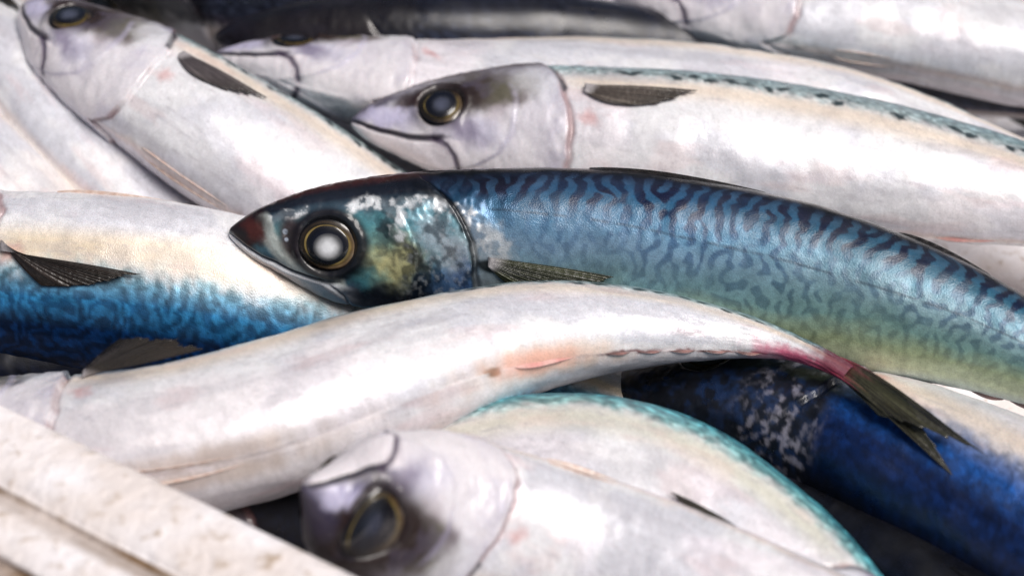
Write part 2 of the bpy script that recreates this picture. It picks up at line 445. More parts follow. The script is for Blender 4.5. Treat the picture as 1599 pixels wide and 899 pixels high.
def paint_pale(x, v, hx, hz, side, seed, st):
    """fish whose silver-white flank and belly face up"""
    n1 = fbm(hx / 90, v * 3, side * 3.0, seed); n2 = fbm(hx / 16, hz / 16, side * 9.0, seed + 5)
    n3 = fbm(hx / 5, hz / 5, side * 9.0, seed + 9, 2)
    n4 = fbm(hx / 220, v * 1.6, side * 2.0, seed + 13, 3)
    b0 = st.get('edge', .28)                       # where the coloured back begins
    tint = st.get('tint', (230, 222, 226))
    warm = st.get('warm', (226, 208, 186))
    W = np.ones(hx.shape + (3,)) * lin((224, 224, 228))
    W = mix(W, lin((206, 207, 218)), ss(.45, .6, n1) * .6)
    W = mix(W, lin(tint), ss(.48, .66, n4) * .5)
    W = mix(W, lin(warm), ss(.22, .0, np.abs(v - b0 + .14)) * .7 * ss(300, 420, hx))
    W = mix(W, lin((226, 196, 170)), ss(-.9, -1.0, v + (n2 - .5) * .1) * st.get('belly', .35) * ss(250, 450, hx))
    W *= (0.86 + 0.28 * n3)[..., None] * (.93 + .14 * n2)[..., None]
    sm = fbm(hx / 150, v * 7, side * 3.0, seed + 81, 4)
    W = mix(W, lin((176, 174, 182)), ss(.54, .70, sm) * .35)
    W = mix(W, lin((224, 176, 172)), ss(.60, .74, fbm(hx / 110, v * 5, side * 3.0, seed + 85, 4)) * .16)
    scr = np.abs(fbm(hx / 240, v * 16, side * 3.0, seed + 87, 3) - .5)
    W = mix(W, lin((160, 156, 164)), (1 - ss(.0, .012, scr)) * .35)
    back_d = ramp(v, [(b0 - .1, st['d0']), (b0 + .2, st['d1']), (b0 + .42, st['d2']), (1, st['d2'])])
    back_l = ramp(v, [(b0 - .1, st['l0']), (b0 + .2, st['l1']), (b0 + .42, st['l2']), (1, st['l3'])])
    wp = fbm(hx / 30, v * 9, side * 5.0, seed + 71, 2) - .5
    m = lab(st.get('lab', 1), x + wp * .02, v + wp * .08)
    s = ss(-.3, .35, m + .15 - (v - b0) * .3)
    B = mix(back_l, back_d, s * st.get('con', .8))
    B *= (0.5 + 1.0 * n2)[..., None] * (0.45 + 1.1 * n3)[..., None]
    bm = ss(-.09, .09, v - b0 + (n2 - .5) * .12 + m * .02)
    c = mix(W, B, bm)
    # row of dark spots where the back colour starts
    ci = np.floor(hx / 31.0).astype(np.int64)
    j1, j2, j3 = (_hash(ci, ci * 0 + q, ci * 0 + 3, seed) for q in (1, 2, 5))
    dx, dv = hx - (ci + .3 + .4 * j1) * 31.0, (v - b0 - .04 + (j2 - .5) * .10) * 120
    sp = (1 - ss(.55, 1.15, np.hypot(dx / (9 + 6 * j3), (dv + dx * (j1 - .5) * .8) / 7.0) + (n3 - .5) * .7)) * ss(.15, .3, j3) * ss(400, 470, hx)
    c = mix(c, lin(st.get('spot', (40, 56, 60))), sp * st.get('spots', .8))
    # faint creases of muscle segments
    sil = np.clip(.14 * (1 - bm) * ss(.3, .6, n1) + .28 * bm * (v < b0 + .5), 0, 1) * ss(300, 420, hx)

    H = c.copy()
    w = (n2 - .5) * 22
    hxw, hzw = hx + w, hz + (fbm(hx / 18, hz / 18, side * 4.0, seed + 21) - .5) * 22
    hc = ramp(v, [(-1, (222, 217, 221)), (-.1, (217, 214, 221)), (.12, (190, 188, 198)), (.34, (150, 148, 160)), (.5, (84, 74, 76)), (.7, (52, 42, 44)), (1, st['d2'])])
    hm = 1 - ss(-6, 6, hx - np.interp(v, OP_V, OP_X) - (fbm(v * 3.5, side, 0.0, seed + 61, 3) - .5) * 20)
    H = mix(H, hc, hm)
    def put(col, m_, k=1.0):
        nonlocal H
        H = mix(H, lin(col), np.clip(m_ * k, 0, 1))
    put((196, 194, 214), blob(hxw, hzw, 215, -62, 60, 22, -20, .7), .7)
    put((112, 102, 128), blob(hxw, hzw, 196, -62, 40, 15, -25, .8), .75)
    put((150, 130, 140), blob(hxw, hzw, 262, -20, 18, 30, -20, .8), .5)
    put((104, 99, 90), blob(hxw, hzw, 246, 12, 74, 40, -6, .35), .92)
    put((60, 48, 46), blob(hxw, hzw, 214, 8, 40, 40, 0, .5), .85)
    put((78, 56, 58), blob(hxw, hzw, 306, 8, 16, 34, -20, .6), .7)
    put((86, 84, 64), blob(hxw, hzw, 262, 2, 30, 20, -20, .6), .6)
    put((38, 27, 26), blob(hx + w * .3, hz, EYE_X + 2, EYE_Z + 6, (EYE_R + 26) * EYE_KX ** 1.5, (EYE_R + 8) * EYE_KX ** .5, 0, .3), .95)
    put((44, 26, 26), blob(hx + w * .3, hzw, 100, 6, 26, 20, 20, .5), .85)
    put((52, 44, 66), blob(hxw, hz, 34, 16, 62, 22, 24, .45), .9)
    put((150, 146, 182), blob(hxw, hzw, 66, -22, 46, 12, -20, .7), .6)
    put((196, 192, 220), blob(hxw, hzw, 62, -10, 42, 15, -16, .5), .75)
    vm = np.interp(hx, MO_X, MO_V)
    put((226, 220, 225), ss(.0, -.05, v - vm) * ss(215, 180, hx), .95)
    dark = (34, 28, 46)
    wdt = np.interp(hx, [0, 20, 60, 120, 180], [.34, .15, .10, .075, .06])
    put(dark, (1 - ss(wdt * .4, wdt, np.abs(v - vm - .01))) * ss(170, 156, hx), .92)
    arc = polydist(hx, v * 120, [(146, -62), (168, -70), (182, -86), (190, -110)])
    put(dark, (1 - ss(2.5, 7, arc)), .85)
    put((96, 82, 104), (1 - ss(4, 16, arc + w * .3)), .4)
    put((60, 52, 80), ss(10, 2, hx) * ss(-.2, -.6, v), .5)
    dp = np.abs(hx - np.interp(v, PRE_V, PRE_X) - w * .1)
    put((164, 160, 186), (1 - ss(2, 9, dp)) * ss(.3, .1, v) * ss(.3, .6, n1), .45)
    de = np.abs(hx - np.interp(v, OP_V, OP_X) - (fbm(v * 3.5, side, 0.0, seed + 61, 3) - .5) * 20 - 2)
    put((140, 100, 100), (1 - ss(2, 10, de)) * ss(.8, .5, v) * ss(.3, .6, n1), .7)  # soft shading along the gill edge, painted into the skin colour
    put((36, 38, 52), (1 - ss(2, 7, polydist(hx, v * 120, [(338, 46), (352, 24), (366, 6)]))), .9)
    gx = np.interp(v, OP_V, OP_X) - hx
    put((164, 160, 190), ss(0, 14, gx) * ss(60, 20, gx) * ss(.35, .7, n1 * .4 + n2 * .6) * ss(.6, .3, v), .3)  # lavender shading painted in ahead of the gill edge
    put((122, 116, 150), ss(.50, .64, fbm(hx / 34, v * 5, side * 2.0, seed + 93, 4)) * ss(110, 200, hx) * hm * ss(-.95, -.6, v), .14)
    put((228, 230, 234), blob(hxw, hzw, 320, 18, 40, 30, -40, .5), .5)
    put((200, 120, 112), blob(hxw, hzw, 412, -46, 16, 10, -30, .8), .45)
    c = mix(c, H, ss(470, 440, hx))
    for f in st.get('extra', ()):
        c = f(c, x, v, hx, hz, n2, n3)
    return c, np.clip(sil, 0, .6)


def build_fish(name, label, category, ctrl, L, roll, flip=1, style='pale', st=None, nx=330, nt=150, hm=1.0, wm=1.0, seed=1,
               fins=('pectoral', 'pelvic', 'dorsal', 'tail'), group='mackerel heaped in the crate', cloudy=(70, 74, 90), eye_k=.40, eye_p=.70, tail_spread=.55, pec=None, eye_r=38.0, eye_z=-12.0, eye_kx=1.0, squash=0.0):
    global EYE_R, EYE_Z, EYE_KX
    EYE_R, EYE_Z, EYE_KX = eye_r, eye_z, eye_kx
    sp = Spine(ctrl, L, flip, roll)
    squash_x = lambda x: x - squash * ss(0, .13, x)
    root = bpy.data.objects.new(name, None); COL.objects.link(root)
    root.empty_display_size = 0.01
    root['label'] = label; root['category'] = category; root['group'] = group
    mid = sp.map(np.array([.35]), np.array([0.]), np.array([-.08]))[0]
    root.location = mid.tolist()
    bpy.context.view_layer.update()
    off = mid

    def emit(nm, x, y, z, faces, mat, col, parent=root, sil=None, extra=None):
        return mesh_obj(nm, sp.map(squash_x(x.ravel()), y.ravel(), z.ravel()) - off, faces, mat, parent, col.reshape(-1, 3), sil, extra=extra)

    # ---- body: one skin
    nh = int(nx * .45)
    xs = np.concatenate([.27 * np.linspace(0, 1, nh, endpoint=False) ** 1.35, np.linspace(.27, 1.0, nx - nh)])
    xs[0] = 0.00004
    th = np.linspace(0, 2 * np.pi, nt, endpoint=False)
    X, TH = np.meshgrid(xs, th, indexing='ij')
    S, Cc = np.sin(TH), np.cos(TH)
    top, bot, wid = pchip(PX, PT, X) * hm, pchip(PX, PB, X) * hm, pchip(PX, PWD, X) * wm
    Z = np.where(S >= 0, top, bot) * S
    Y = wid * np.sign(Cc) * np.abs(Cc) ** np.where(S > 0, .95, 1.0)
    v = np.arcsin(np.clip(S, -1, 1)) * 2 / np.pi
    side = np.sign(Cc) + 2.0
    hx, hz = X * UNIT, np.where(S >= 0, top, bot) / hm * S * UNIT
    # ---- relief (units of UNIT)
    d = np.zeros_like(X)
    xe = np.interp(v, OP_V, OP_X)
    xe = xe + (fbm(v * 3.5, side, 0.0, seed + 61, 3) - .5) * 20
    d += 6.0 * ss(-150, 0, hx - xe) * (1 - ss(-1.5, 2.5, hx - xe)) * ss(.85, .5, v)          # gill cover stands proud of the body
    d -= 3.5 * np.exp(-((hx - xe - 4) / 4.0) ** 2) * ss(.8, .5, v)
    xp = np.interp(v, PRE_V, PRE_X)
    d += 2.2 * ss(-60, 0, hx - xp) * (1 - ss(-2, 5, hx - xp)) * ss(.35, .1, v)
    vm = np.interp(hx, MO_X, MO_V)
    arcl = np.abs(v - vm) * np.maximum(np.where(S >= 0, top, bot), wid) * UNIT * 1.57
    mg = ss(185, 165, hx)
    d -= np.interp(hx, [0, 8, 30, 160, 200], [.6, 4.5, 7.0, 5.5, 0]) * np.exp(-(arcl / 4.2) ** 2) * mg
    d += 2.0 * ss(0, 8, (vm - v) * 100) * mg * ss(5, 40, hx)
    arc = polydist(hx, v * 120, [(146, -62), (168, -70), (182, -86), (190, -110)])
    d -= 3.0 * np.exp(-(arc / 3.0) ** 2)
    re = np.hypot((hx - EYE_X) / EYE_KX, hz - EYE_Z)
    d -= 7.0 * (1 - ss(EYE_R - 4, EYE_R + 3, re)) * (np.abs(v) < .8)
    d += 3.0 * np.exp(-((re - EYE_R - 7) / 6.0) ** 2) * (np.abs(v) < .85)
    rn = np.hypot(hx - 95, hz - 2)
    d -= 3.0 * np.exp(-(rn / 5) ** 2)
    d += (fbm(hx / 40, v * 4, side, seed + 3, 3) - .5) * 3.4 * (.3 + .7 * ss(.9, .6, v)) * ss(20, 120, hx) + (fbm(hx / 45, v * 3, side, seed + 12, 3) - .5) * 6.0 * ss(.6, .3, v) * ss(60, 160, hx) * ss(420, 340, hx) + (fbm(hx / 11, hz / 11, side, seed + 8, 2) - .5) * 2.2 * ss(10, 60, hx) * ss(440, 360, hx)
    d += (fbm(hx / 200, v * 1.2, side * 0 + np.cos(TH) * .7, seed + 31, 2) - .5) * 10 * ss(380, 600, hx) * ss(1400, 1200, hx)
    nrm_y, nrm_z = Y / np.maximum(wid, 1e-6) ** 2, Z / np.maximum(np.where(S >= 0, top, bot), 1e-6) ** 2
    ln = np.sqrt(nrm_y ** 2 + nrm_z ** 2) + 1e-9
    lim = np.minimum(1, np.minimum(top, wid) * UNIT / 8.0)
    Y = Y + nrm_y / ln * d * lim / UNIT; Z = Z + nrm_z / ln * d * lim / UNIT
    if style == 'dark': col, sil = paint_dark(X, v, hx, hz, side, seed)
    else: col, sil = paint_pale(X, v, hx, hz, side, seed, st)
    faces = grid_faces(len(xs), nt, True)[:, ::-1]
    scaly = .12 + .88 * ss(360, 430, hx)
    emit('body', X, Y, Z, faces, M_SKIN, col, sil=sil.ravel(), extra=('Scaly', scaly.ravel()))

    # ---- eyes
    for sgn in (1, -1):
        nr, na = 26, 64
        r = np.linspace(0.0, 1, nr); r[0] = .004
        a = np.linspace(0, 2 * np.pi, na, endpoint=False)
        RR, AA = np.meshgrid(r, a, indexing='ij')
        def dome(rad, bulge, rise, cx=EYE_X, cz=EYE_Z):
            ex, ez = cx + RR * rad * EYE_KX * np.cos(AA), cz + RR * rad * .96 * np.sin(AA)
            kf = .5 if EYE_KX == 1 else .25
            ey = surf_y(ex, ez, wm, hm) * kf + (1 - kf) * surf_y(np.full_like(ex, cx), np.full_like(ez, cz), wm, hm) + bulge * np.sqrt(np.clip(1 - (RR * .98) ** 2, 0, 1)) + rise + (0 if EYE_KX == 1 else 8.0)
            return ex / UNIT, sgn * ey / UNIT, ez * hm / UNIT
        f = grid_faces(nr, na, True)
        if sgn > 0: f = f[:, ::-1]
        na_ = fbm(np.cos(AA) * 3 + RR * 2, np.sin(AA) * 3, RR * 5, seed + 41)
        ic = ramp(RR, [(0, (20, 20, 26)), (eye_p - .04, (26, 22, 22)), (eye_p + .02, (190, 166, 96)), (eye_p + .07, (120, 96, 52)), (.84, (120, 100, 66)), (.90, (176, 146, 110)), (.945, (60, 44, 34)), (1, (16, 12, 14))])
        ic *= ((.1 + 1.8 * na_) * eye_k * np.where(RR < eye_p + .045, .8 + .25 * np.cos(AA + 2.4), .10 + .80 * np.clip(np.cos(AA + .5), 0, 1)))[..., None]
        x_, y_, z_ = dome(EYE_R * (1 + .05 * np.cos(2 * AA + .5)), 6.0, -6.5)
        eye = emit('eye', x_, y_, z_, f, M_EYE, ic)
        x_, y_, z_ = dome(EYE_R * (eye_p + .01 + .008 * np.sin(3 * AA + seed) + .006 * np.sin(7 * AA)), 3.6, -1.0)
        pc = ramp(RR, [(0, (34, 38, 58)), (.5, (14, 16, 30)), (.85, (8, 9, 16)), (1, (30, 26, 26))])
        emit('pupil', x_, y_, z_, f, M_EYE, pc, parent=eye)
        x_, y_, z_ = dome(EYE_R * .54, 2.0, 1.3, EYE_X + 1, EYE_Z - 3)
        lc = ramp(RR, [(0, cloudy), (.35, [q * .95 for q in cloudy]), (.6, [q * .78 for q in cloudy]), (.82, [q * .42 for q in cloudy]), (1, (14, 16, 28))])
        lc = lc * (.7 + .6 * fbm(np.cos(AA) * RR * 2.2, np.sin(AA) * RR * 2.2, 0.0, seed + 47, 3))[..., None]
        emit('lens', x_, y_, z_, f, M_EYE, lc, parent=eye)

    # ---- pectoral fins, lying back along the flank
    def fin_col(U, Wd, c0, c1, tip, rays):
        k = .5 + .5 * np.sin((Wd + .03 * np.sin(Wd * 23) + .02 * np.sin(Wd * 51 + 1)) * rays * 2 * np.pi + 1.0)
        q = mix(np.ones(U.shape + (3,)) * lin(c0), lin(c1), k * (.35 + .5 * U))
        return mix(q, lin(tip), ss(.55, 1.0, U) * .6)
    if 'pectoral' in fins:
        pk = dict(x=398, z=-30, len=172, drop=-26, spread=52, lift=5, c0=(22, 20, 18), c1=(70, 66, 52), tip=(40, 36, 30))
        if pec: pk.update(pec)
        for sgn in (1, -1):
            nu, nw = 40, 60
            U, Wd = np.meshgrid(np.linspace(0, 1, nu), np.linspace(0, 1, nw), indexing='ij')
            rag = vnoise(Wd * 15, 0.5, seed * 1.7, 5) * .16 + vnoise(Wd * 42, 0.5, seed * 2.3, 6) * .07
            ln_ = pk['len'] * (.36 + .64 * np.sqrt(np.clip(1 - Wd ** 1.5, 0, 1))) * (1.08 - rag * ss(.1, .4, Wd + .15))
            ex = pk['x'] + U * ln_
            ez = pk['z'] + 7 - Wd * 14 * (1 - U) + U * (pk['drop'] * .35 - Wd * pk['spread'] * (1 - .35 * U))
            ey = surf_y(ex, ez, wm, hm) + 3 + pk['lift'] * np.sin(U * np.pi * .6) + 1.1 * np.sin(Wd * 14 * 2 * np.pi) * (.3 + .7 * U) + 3 * np.sin(Wd * 5) * U + pk.get('tilt', 0) * Wd * U ** .7
            thick = .9 * (1 - .7 * U) + 4.0 * ss(.16, .0, U)
            xx = np.stack([ex, ex]); zz = np.stack([ez, ez]); yy = np.stack([ey + thick, ey - thick])
            fc = fin_col(U, Wd, pk['c0'], pk['c1'], pk['tip'], 14) * (.7 + .6 * fbm(U * 6, Wd * 8, 0.0, seed + 15))[..., None]
            fc = mix(fc, lin(pk.get('root', (176, 172, 176))), ss(.16, .04, U) * .8)
            f1 = grid_faces(nu, nw); f2 = grid_faces(nu, nw, base=nu * nw)[:, ::-1]
            edge = []
            ring = [i * nw for i in range(nu)] + [(nu - 1) * nw + j for j in range(1, nw)] + [i * nw + nw - 1 for i in range(nu - 2, -1, -1)] + [j for j in range(nw - 2, 0, -1)]
            o = nu * nw
            for p_, q_ in zip(ring, ring[1:] + ring[:1]): edge.append((p_, q_, q_ + o, p_ + o))
            f = np.vstack([f1, f2, np.array(edge)])
            if sgn < 0: f = f[:, ::-1]
            emit('pectoral_fin', xx / UNIT, sgn * yy / UNIT, zz * hm / UNIT, f, M_FIN, np.stack([fc, fc]))

    # ---- strips along the midlines (folded fins and finlets)
    def strip(nm, x0, x1, sgn, hgt, c0, c1, thick=2.6, yoff=0.0, lean=0.0, sink=4.0, rays=9):
        nu, nw = 34, 10
        U, Wd = np.meshgrid(np.linspace(0, 1, nu), np.linspace(0, 1, nw), indexing='ij')
        x = x0 + (x1 - x0) * U
        bz = (pchip(PX, PT, x) if sgn > 0 else pchip(PX, PB, x)) * hm * UNIT
        prof = np.sin(np.clip(U, 0, 1) ** .6 * np.pi) ** .7 * (1 - .45 * U)
        z = sgn * (bz - sink + Wd * (hgt * prof + sink))
        xx = x + Wd * .012 * prof
        t = thick * (1 - .8 * Wd) * np.clip(prof * 2, 0, 1) * (1 + .25 * np.sin(U * rays * 6.28))
        y0 = yoff + lean * Wd * prof
        q = mix(np.ones(U.shape + (3,)) * lin(c0), lin(c1), .5 + .5 * np.sin(U * rays * 6.28 + Wd * 2))
        f = np.vstack([grid_faces(nu, nw), grid_faces(nu, nw, base=nu * nw)[:, ::-1]])
        o = nu * nw; e = []
        top_ = [i * nw + nw - 1 for i in range(nu)]
        for p_, q_ in zip(top_[:-1], top_[1:]): e.append((p_, p_ + o, q_ + o, q_))
        f = np.vstack([f, np.array(e)])[:, ::-1]
        emit(nm, np.stack([xx, xx]), np.stack([y0 + t, y0 - t]) / UNIT, np.stack([z, z]) / UNIT, f, M_FIN, np.stack([q, q]))
    if 'dorsal' in fins:
        strip('dorsal_fin', .34, .50, 1, 3.5, (18, 17, 20), (44, 40, 40), lean=6)
        strip('dorsal_fin', .62, .71, 1, 5, (18, 17, 20), (44, 40, 40), lean=5)
        for k in range(5): strip('finlet', .745 + k * .036, .768 + k * .036, 1, 9, (30, 32, 34), (70, 70, 64), thick=2, rays=3)
    if 'pelvic' in fins:
        for sgn in (1, -1):
            strip('pelvic_fin', .285, .385, -1, 4, (218, 200, 190), (206, 178, 164), thick=3, yoff=sgn * 7, lean=sgn * 5, sink=7)
    if 'anal' in fins:
        strip('anal_fin', .63, .70, -1, 2.5, (220, 160, 154), (224, 180, 172), thick=4, lean=-5, rays=2)
        for k in range(5): strip('finlet', .735 + k * .036, .765 + k * .036, -1, 2.2, (150, 112, 108), (96, 70, 70), thick=1.2, lean=-2, rays=1)
    if 'tail' in fins:
        for sgn in (1, -1):
            nu, nw = 44, 30
            U, Wd = np.meshgrid(np.linspace(0, 1, nu), np.linspace(0, 1, nw), indexing='ij')
            ln_ = .165 * (1 - .58 * Wd ** .8) * (1.05 - .12 * vnoise(Wd * 20, 0.5, seed * 1.3 + sgn, 8))
            x = .962 + U * (ln_ + .02)
            z = sgn * (.009 * (1 - .4 * Wd) + U * (tail_spread * .15 - .030 * Wd) * (1 - .2 * U)) - sgn * .006 * Wd
            t = (1.8 * (1 - .7 * U) + .6 * np.sin(Wd * 12 * 6.28) * (1 - U * .4)) / UNIT
            t = np.maximum(t, .0004)
            y0 = .010 * np.sin(U * 2.2) * (.5 - Wd) + sgn * .0035 * U + .004 * np.sin(U * 5 + Wd * 4) * U
            q = fin_col(U, Wd + (vnoise(Wd * 9, U * 2, 0.0, seed) - .5) * .1, (30, 28, 22), (92, 92, 68), (24, 22, 20), 10)
            q = mix(q, lin((176, 60, 92)), ss(.42, .05, U + (vnoise(U * 5, Wd * 9, 0.0, seed) - .5) * .3) * st.get('tailpink', 0) if st else 0 * U)
            f = np.vstack([grid_faces(nu, nw), grid_faces(nu, nw, base=nu * nw)[:, ::-1]])
            o = nu * nw
            ring = [i * nw for i in range(nu)] + [(nu - 1) * nw + j for j in range(1, nw)] + [i * nw + nw - 1 for i in range(nu - 2, -1, -1)] + [j for j in range(nw - 2, 0, -1)]
            e = [(p_, q_, q_ + o, p_ + o) for p_, q_ in zip(ring, ring[1:] + ring[:1])]
            f = np.vstack([f, np.array(e)])
            emit('tail_fin', np.stack([x, x]), np.stack([y0 + t, y0 - t]), np.stack([z, z]), f, M_FIN, np.stack([q, q]))
    return root, sp


# ------------------------------------------------------------------ the crate: floor and the near wall with its moulded rim
crate = bpy.data.objects.new('fish_crate', None); COL.objects.link(crate)
crate['label'] = 'dirty white plastic crate whose grooved rim crosses the lower left corner'; crate['category'] = 'crate'
RIM_H = 0.086
p0, p1 = at(0, 622, RIM_H), at(562, 893, RIM_H)
dirv = (p1 - p0); dirv[2] = 0; dirv /= np.linalg.norm(dirv)
outv = np.array([dirv[1], -dirv[0], 0.0])
if outv[1] > 0: outv = -outv
crate.location = (float(p0[0]), float(p0[1]), 0.0)
c_off = np.array([p0[0], p0[1], 0.0])


def extrude_profile(name, prof, grime_shade, a0, a1, n=400, wob=.0011, seed=0):
    prof = np.array(prof, float)
    t = np.linspace(a0, a1, n)
    A, K = np.meshgrid(t, np.arange(len(prof)), indexing='ij')
    wz = (fbm(A * 18, K * .35, 0.0, seed) - .5) * wob * 2
    pts = p0[None, None] * [1, 1, 0] + dirv * A[..., None] + outv * (prof[K, 0] + wz)[..., None] + np.array([0, 0, 1.0]) * (prof[K, 1] + wz)[..., None]
    g = np.asarray(grime_shade, float)[K]
    return mesh_obj(name, (pts - c_off).reshape(-1, 3), grid_faces(n, len(prof))[:, ::-1], M_CRATE, crate, extra=('GrimeShade', g.ravel()))


def rounded(pts, r=.0015, n=4):
    out = []
    for i, (p, g) in enumerate(pts):
        p = np.array(p, float)
        if i in (0, len(pts) - 1): out.append((p, g)); continue
        a = np.array(pts[i - 1][0]) - p; b = np.array(pts[i + 1][0]) - p
        ra = min(r, np.linalg.norm(a) * .45); rb = min(r, np.linalg.norm(b) * .45)
        a = p + a / np.linalg.norm(a) * ra; b = p + b / np.linalg.norm(b) * rb
        for t in np.linspace(0, 1, n): out.append(((1 - t) ** 2 * a + 2 * t * (1 - t) * p + t * t * b, g))
    return [o[0] for o in out], [o[1] for o in out]


H = RIM_H
pr, gr = rounded([((0.0004, H - .012), 0), ((0.0004, H - .0012), 0), ((.004, H), 0), ((.012, H + .0004), 0), ((.0215, H - .0008), .1), ((.0235, H - .0028), 1), ((.0252, H - .0022), .7),
                  ((.031, H - .0010), 0), ((.0385, H - .0016), .2), ((.0402, H - .0050), 1), ((.0425, H - .0046), .8), ((.050, H - .0024), 0), ((.062, H - .003), 0), ((.064, H - .03), 0), ((.0605, H - .03), 0), ((.0605, H - .008), 0), ((.006, H - .008), 0)])
extrude_profile('rim', pr, gr, -.35, .55)
pw, gw = rounded([((0.001, H - .0085), 0), ((0.001, -.004), 0), ((.006, -.004), 0), ((.006, H - .0075), 0)])
extrude_profile('wall', pw, gw, -.35, .55, seed=4)
fl = []
for a in (-.35, .55):
    for b in (.001, -.55):
        q = p0 * [1, 1, 0] + dirv * a + outv * b
        fl += [q + np.array([0, 0, .0]) - c_off, q + np.array([0, 0, -.004]) - c_off]
mesh_obj('floor', fl, [(0, 2, 6, 4), (1, 5, 7, 3), (0, 4, 5, 1), (2, 3, 7, 6), (0, 1, 3, 2), (4, 6, 7, 5)], M_CRATE, crate, smooth=False, extra=('GrimeShade', np.zeros(8)))

# ------------------------------------------------------------------ palettes of the pale fish
def dark_head(c, x, v, hx, hz, n2, n3):
    return mix(c, lin((22, 20, 24)), ss(395, 360, hx) * ss(-.1, .15, v + (n2 - .5) * .3) * .85)


def mottled_head(c, x, v, hx, hz, n2, n3):
    """dark head with broken silver-blue plates"""
    k = ss(400, 370, hx) * ss(-.75, -.5, v)
    q = fbm(hx / 16, v * 10, 0.0, 91, 5)
    d = mix(np.ones_like(c) * lin((22, 26, 36)), lin((28, 48, 84)), ss(.42, .70, q) * .8)
    d = mix(d, lin((180, 178, 194)), ss(.50, .72, fbm(hx / 13, v * 14, 0.0, 93, 5)) * ss(220, 300, hx) * .42)
    d = mix(d, lin((10, 12, 18)), ss(.48, .60, fbm(hx / 24, v * 7, 5.0, 95, 4)) * .5)
    return mix(c, d, k)


S_TEAL = dict(d0=(140, 156, 158), d1=(84, 110, 120), d2=(34, 46, 60), l0=(200, 210, 208), l1=(150, 176, 182), l2=(84, 116, 130), l3=(40, 60, 80), con=.5, edge=.30, spots=.95)
S_BLUE = dict(d0=(110, 140, 140), d1=(10, 56, 100), d2=(5, 9, 18), l0=(156, 196, 200), l1=(46, 124, 174), l2=(10, 48, 96), l3=(4, 6, 10), con=.65, edge=-.16, warm=(228, 204, 160), spots=.2)
S_DEEP = dict(d0=(110, 116, 130), d1=(14, 36, 80), d2=(6, 9, 16), l0=(150, 156, 170), l1=(24, 84, 160), l2=(11, 38, 88), l3=(5, 8, 18), con=.35, edge=-.06, spots=.2, extra=(mottled_head,))
S_GAP = dict(d0=(40, 38, 44), d1=(16, 20, 34), d2=(8, 10, 18), l0=(70, 66, 72), l1=(20, 34, 62), l2=(12, 20, 40), l3=(10, 10, 14), con=.7, edge=-.2, spots=.1)  # near-black skin, the shade of the gaps put into the colour
S_NAVY = dict(d0=(60, 56, 66), d1=(34, 36, 52), d2=(20, 20, 30), l0=(120, 100, 110), l1=(70, 76, 96), l2=(42, 48, 66), l3=(20, 22, 32), con=.7, edge=.05, spots=.2, extra=(dark_head,))
S_CYAN = dict(d0=(120, 160, 156), d1=(52, 104, 122), d2=(28, 70, 92), l0=(176, 212, 204), l1=(96, 184, 196), l2=(64, 150, 178), l3=(30, 80, 110), con=.75, edge=.40, warm=(206, 204, 184), spots=.3)


def belly_marks(c, x, v, hx, hz, n2, n3):
    """vent, blushed anal fin and the line of finlets along the belly"""
    e = 1 + v                                  # distance from the belly line
    c = mix(c, lin((86, 56, 30)), blob(x * 1600, e * 140, 975, 2, 13, 5, 0, .5, (n2 - .5)) * .95)
    c = mix(c, lin((230, 150, 150)), blob(x * 1600, e * 140, 1060, 4, 66, 14, 0, .7, (n2 - .5)) * .75)
    c = mix(c, lin((236, 196, 160)), blob(x * 1600, e * 140, 1080, 10, 120, 16, 0, .8, (n2 - .5)) * .5)
    c = mix(c, lin((116, 60, 60)), (1 - ss(.015, .06, e + (n3 - .5) * .05)) * ss(.70, .76, x) * ss(.38, .58, n2) * .85)
    c = mix(c, lin((206, 60, 110)), ss(.875, .945, x + (n2 - .5) * .07) * ss(.75, .25, e + (n3 - .5) * .3) * .85)
    c = mix(c, lin((120, 44, 64)), ss(.945, .985, x + (n2 - .5) * .04) * .9)
    c = mix(c, lin((168, 140, 108)), blob(x * 1600, e * 140, 560, 12, 120, 10, 0, .8, (n2 - .5)) * .45)
    return c


S_BELLY = dict(S_TEAL, edge=.12, belly=.1, extra=(belly_marks,), tailpink=.9)
S_PINK = dict(S_TEAL, edge=.34, tint=(232, 222, 231))

# ------------------------------------------------------------------ the fish
NM = 'mackerel'
# the sharp striped one in the middle
fishA, spA = build_fish(NM, 'dark blue-green striped mackerel with a cloudy white eye lying across the middle', 'fish',
    [(357, 363, .066), (540, 366, .066), (745, 371, .064), (960, 384, .062), (1200, 424, .060), (1440, 490, .058), (1599, 552, .056), (1850, 670, .052)],
    .334, [(0, -4), (.25, -5), (.5, 2), (.7, 10), (1, 16)], style='dark', nx=820, nt=400, seed=7, cloudy=(226, 228, 232), eye_k=.75, eye_p=.72, eye_r=42.0,
    pec=dict(c0=(14, 16, 12), c1=(96, 100, 66), len=186, z=-28, drop=-62, spread=60, lift=3), fins=('pectoral', 'pelvic', 'dorsal', 'tail', 'anal'))
# white belly in front of it
build_fish(NM, 'white mackerel lying belly up in front of the striped one, pink at its tail', 'fish',
    [(-250, 650, .050), (-60, 680, .050), (105, 694, .052), (260, 690, .055), (440, 646, .058), (640, 578, .060), (800, 530, .060), (960, 511, .058), (1100, 517, .056), (1200, 532, .056), (1262, 550, .058), (1330, 584, .060), (1410, 645, .060), (1500, 716, .058)],
    .318, [(0, 60), (.3, 72), (.6, 72), (.85, 58), (.94, 46), (1.04, 20), (1.2, 14)], st=S_BELLY, nx=460, nt=240, seed=23, wm=1.22, hm=1.08,
    fins=('pectoral', 'pelvic', 'anal', 'tail', 'dorsal'), tail_spread=.06, pec=dict(lift=6, z=0, drop=20, spread=26, tilt=46, len=185, c0=(16, 14, 16), c1=(54, 50, 48)))
